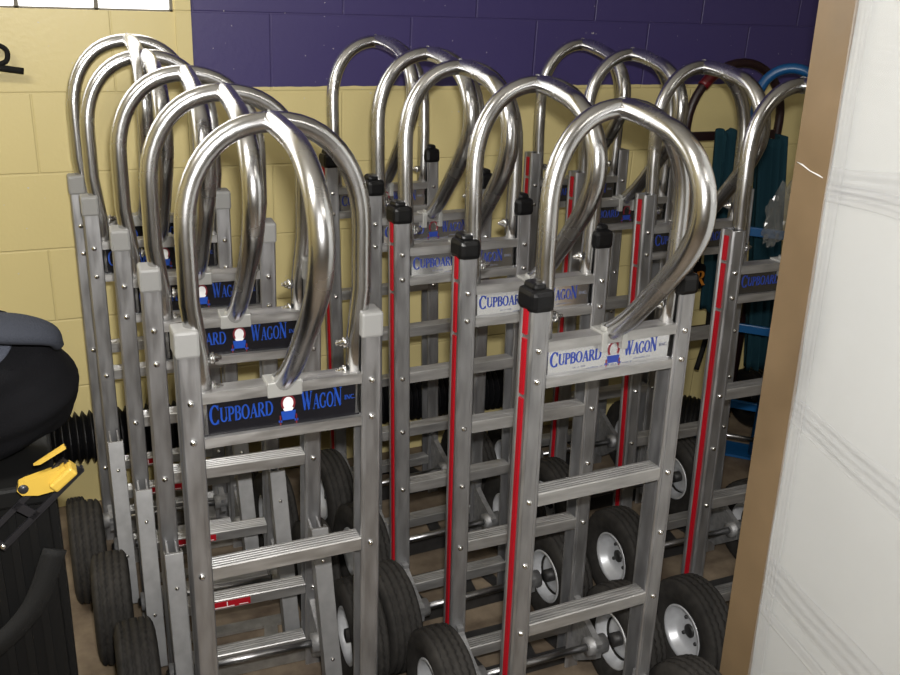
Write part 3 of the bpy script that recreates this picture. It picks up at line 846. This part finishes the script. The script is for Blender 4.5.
# pilaster strip of paler yellow beside the window
m = MB(); m.box(.388, .427, D - .006, D, 1.19, H)
tag(m.build('trim_1', M['wall_side']), kind='structure')
m = MB(); m.box(X0 - .1, X0, YF, D + .2, 0, H); tag(m.build('wall_left', M['wall_side']), kind='structure')
m = MB(); m.box(X1, X1 + .1, YF, D + .2, 0, H); tag(m.build('wall_right', M['wall_front']), kind='structure')
m = MB(); m.box(X0 - .1, X1 + .1, YF - .1, YF, 0, H); tag(m.build('wall_front', M['wall_front']), kind='structure')
m = MB(); m.box(X0 - .1, X1 + .1, YF - .1, D + .2, -.1, 0); tag(m.build('floor', M['floor']), kind='structure')
m = MB(); m.box(X0 - .1, X1 + .1, YF - .1, D + .2, H, H + .1); tag(m.build('ceiling', M['ceiling']), kind='structure')
wn = empty('window_1', (0, D, 1.372)); tag(wn, kind='structure')
m = MB(); xs = [.023 - .18 * k for k in range(-2, 9)]
for x in xs: m.box(x - .005, x + .005, .012, .09, 0, .828)
for z in (0, .2, .4, .6, .82): m.box(-1.5, .385, .012, .09, z - .004, z + .004)
tag(m.build('window_frame', M['window_frame'], wn))
m = MB()
for i in range(len(xs)):
    xa = xs[i]; xb = .385 if i == 0 else xs[i - 1]
    if xb - xa < .02: continue
    for z in (0, .2, .4, .6): m.box(xa + .005, xb - .005, .02, .08, z + .004, z + .196, b=.004)
m.build('pane', M['pane'], wn)

# ------------------------------------------------------------------ camera
F, th, ro, h, ya = 938.97, .3856, .0538, 1.5382, -.438
f = Vector((0, math.cos(th), -math.sin(th))); r = Vector((1, 0, 0)); u = Vector((0, math.sin(th), math.cos(th)))
c, s = math.cos(ro), math.sin(ro); r, u = c * r + s * u, -s * r + c * u
Rz = Matrix.Rotation(ya, 3, 'Z'); f, r, u = Rz @ f, Rz @ r, Rz @ u
cam = bpy.data.cameras.new('camera'); co = bpy.data.objects.new('camera', cam); COL.objects.link(co)
mt = Matrix((r, u, -f)).transposed().to_4x4(); mt.translation = (0, 0, h); co.matrix_world = mt
cam.sensor_width = 36; cam.lens = F / 900 * 36; cam.clip_start = .02
scene.camera = co

# ------------------------------------------------------------------ light
def area(name, loc, target, sx, sy, power, col=(1, 1, 1)):
    l = bpy.data.lights.new(name, 'AREA'); l.shape = 'RECTANGLE'; l.size = sx; l.size_y = sy; l.energy = power; l.color = col
    o = bpy.data.objects.new(name, l); COL.objects.link(o); o.location = loc
    o.rotation_euler = (Vector(target) - Vector(loc)).to_track_quat('-Z', 'Y').to_euler(); return o
fl = Vector((0, 0, h)) + u * .075 + r * .02 + f * .03
area('camera_flash', fl, fl + f, .05, .03, 26, (1, .98, .95))
area('ceiling_lamp_left', (-.9, .9, H - .03), (-.9, .9, 0), 1.2, .25, 30, (1, .96, .88))
area('ceiling_lamp_right', (1.3, -.4, H - .03), (1.3, -.4, 0), 1.2, .25, 7, (1, .95, .86))
w = bpy.data.worlds.new('world'); scene.world = w; w.use_nodes = True
w.node_tree.nodes['Background'].inputs['Color'].default_value = (.8, .85, .9, 1)
w.node_tree.nodes['Background'].inputs['Strength'].default_value = 1.0
vs_ = scene.view_settings
vs_.view_transform = 'Standard'; vs_.look = 'None'; vs_.gamma = 1; vs_.use_curve_mapping = False; vs_.exposure = 0.36
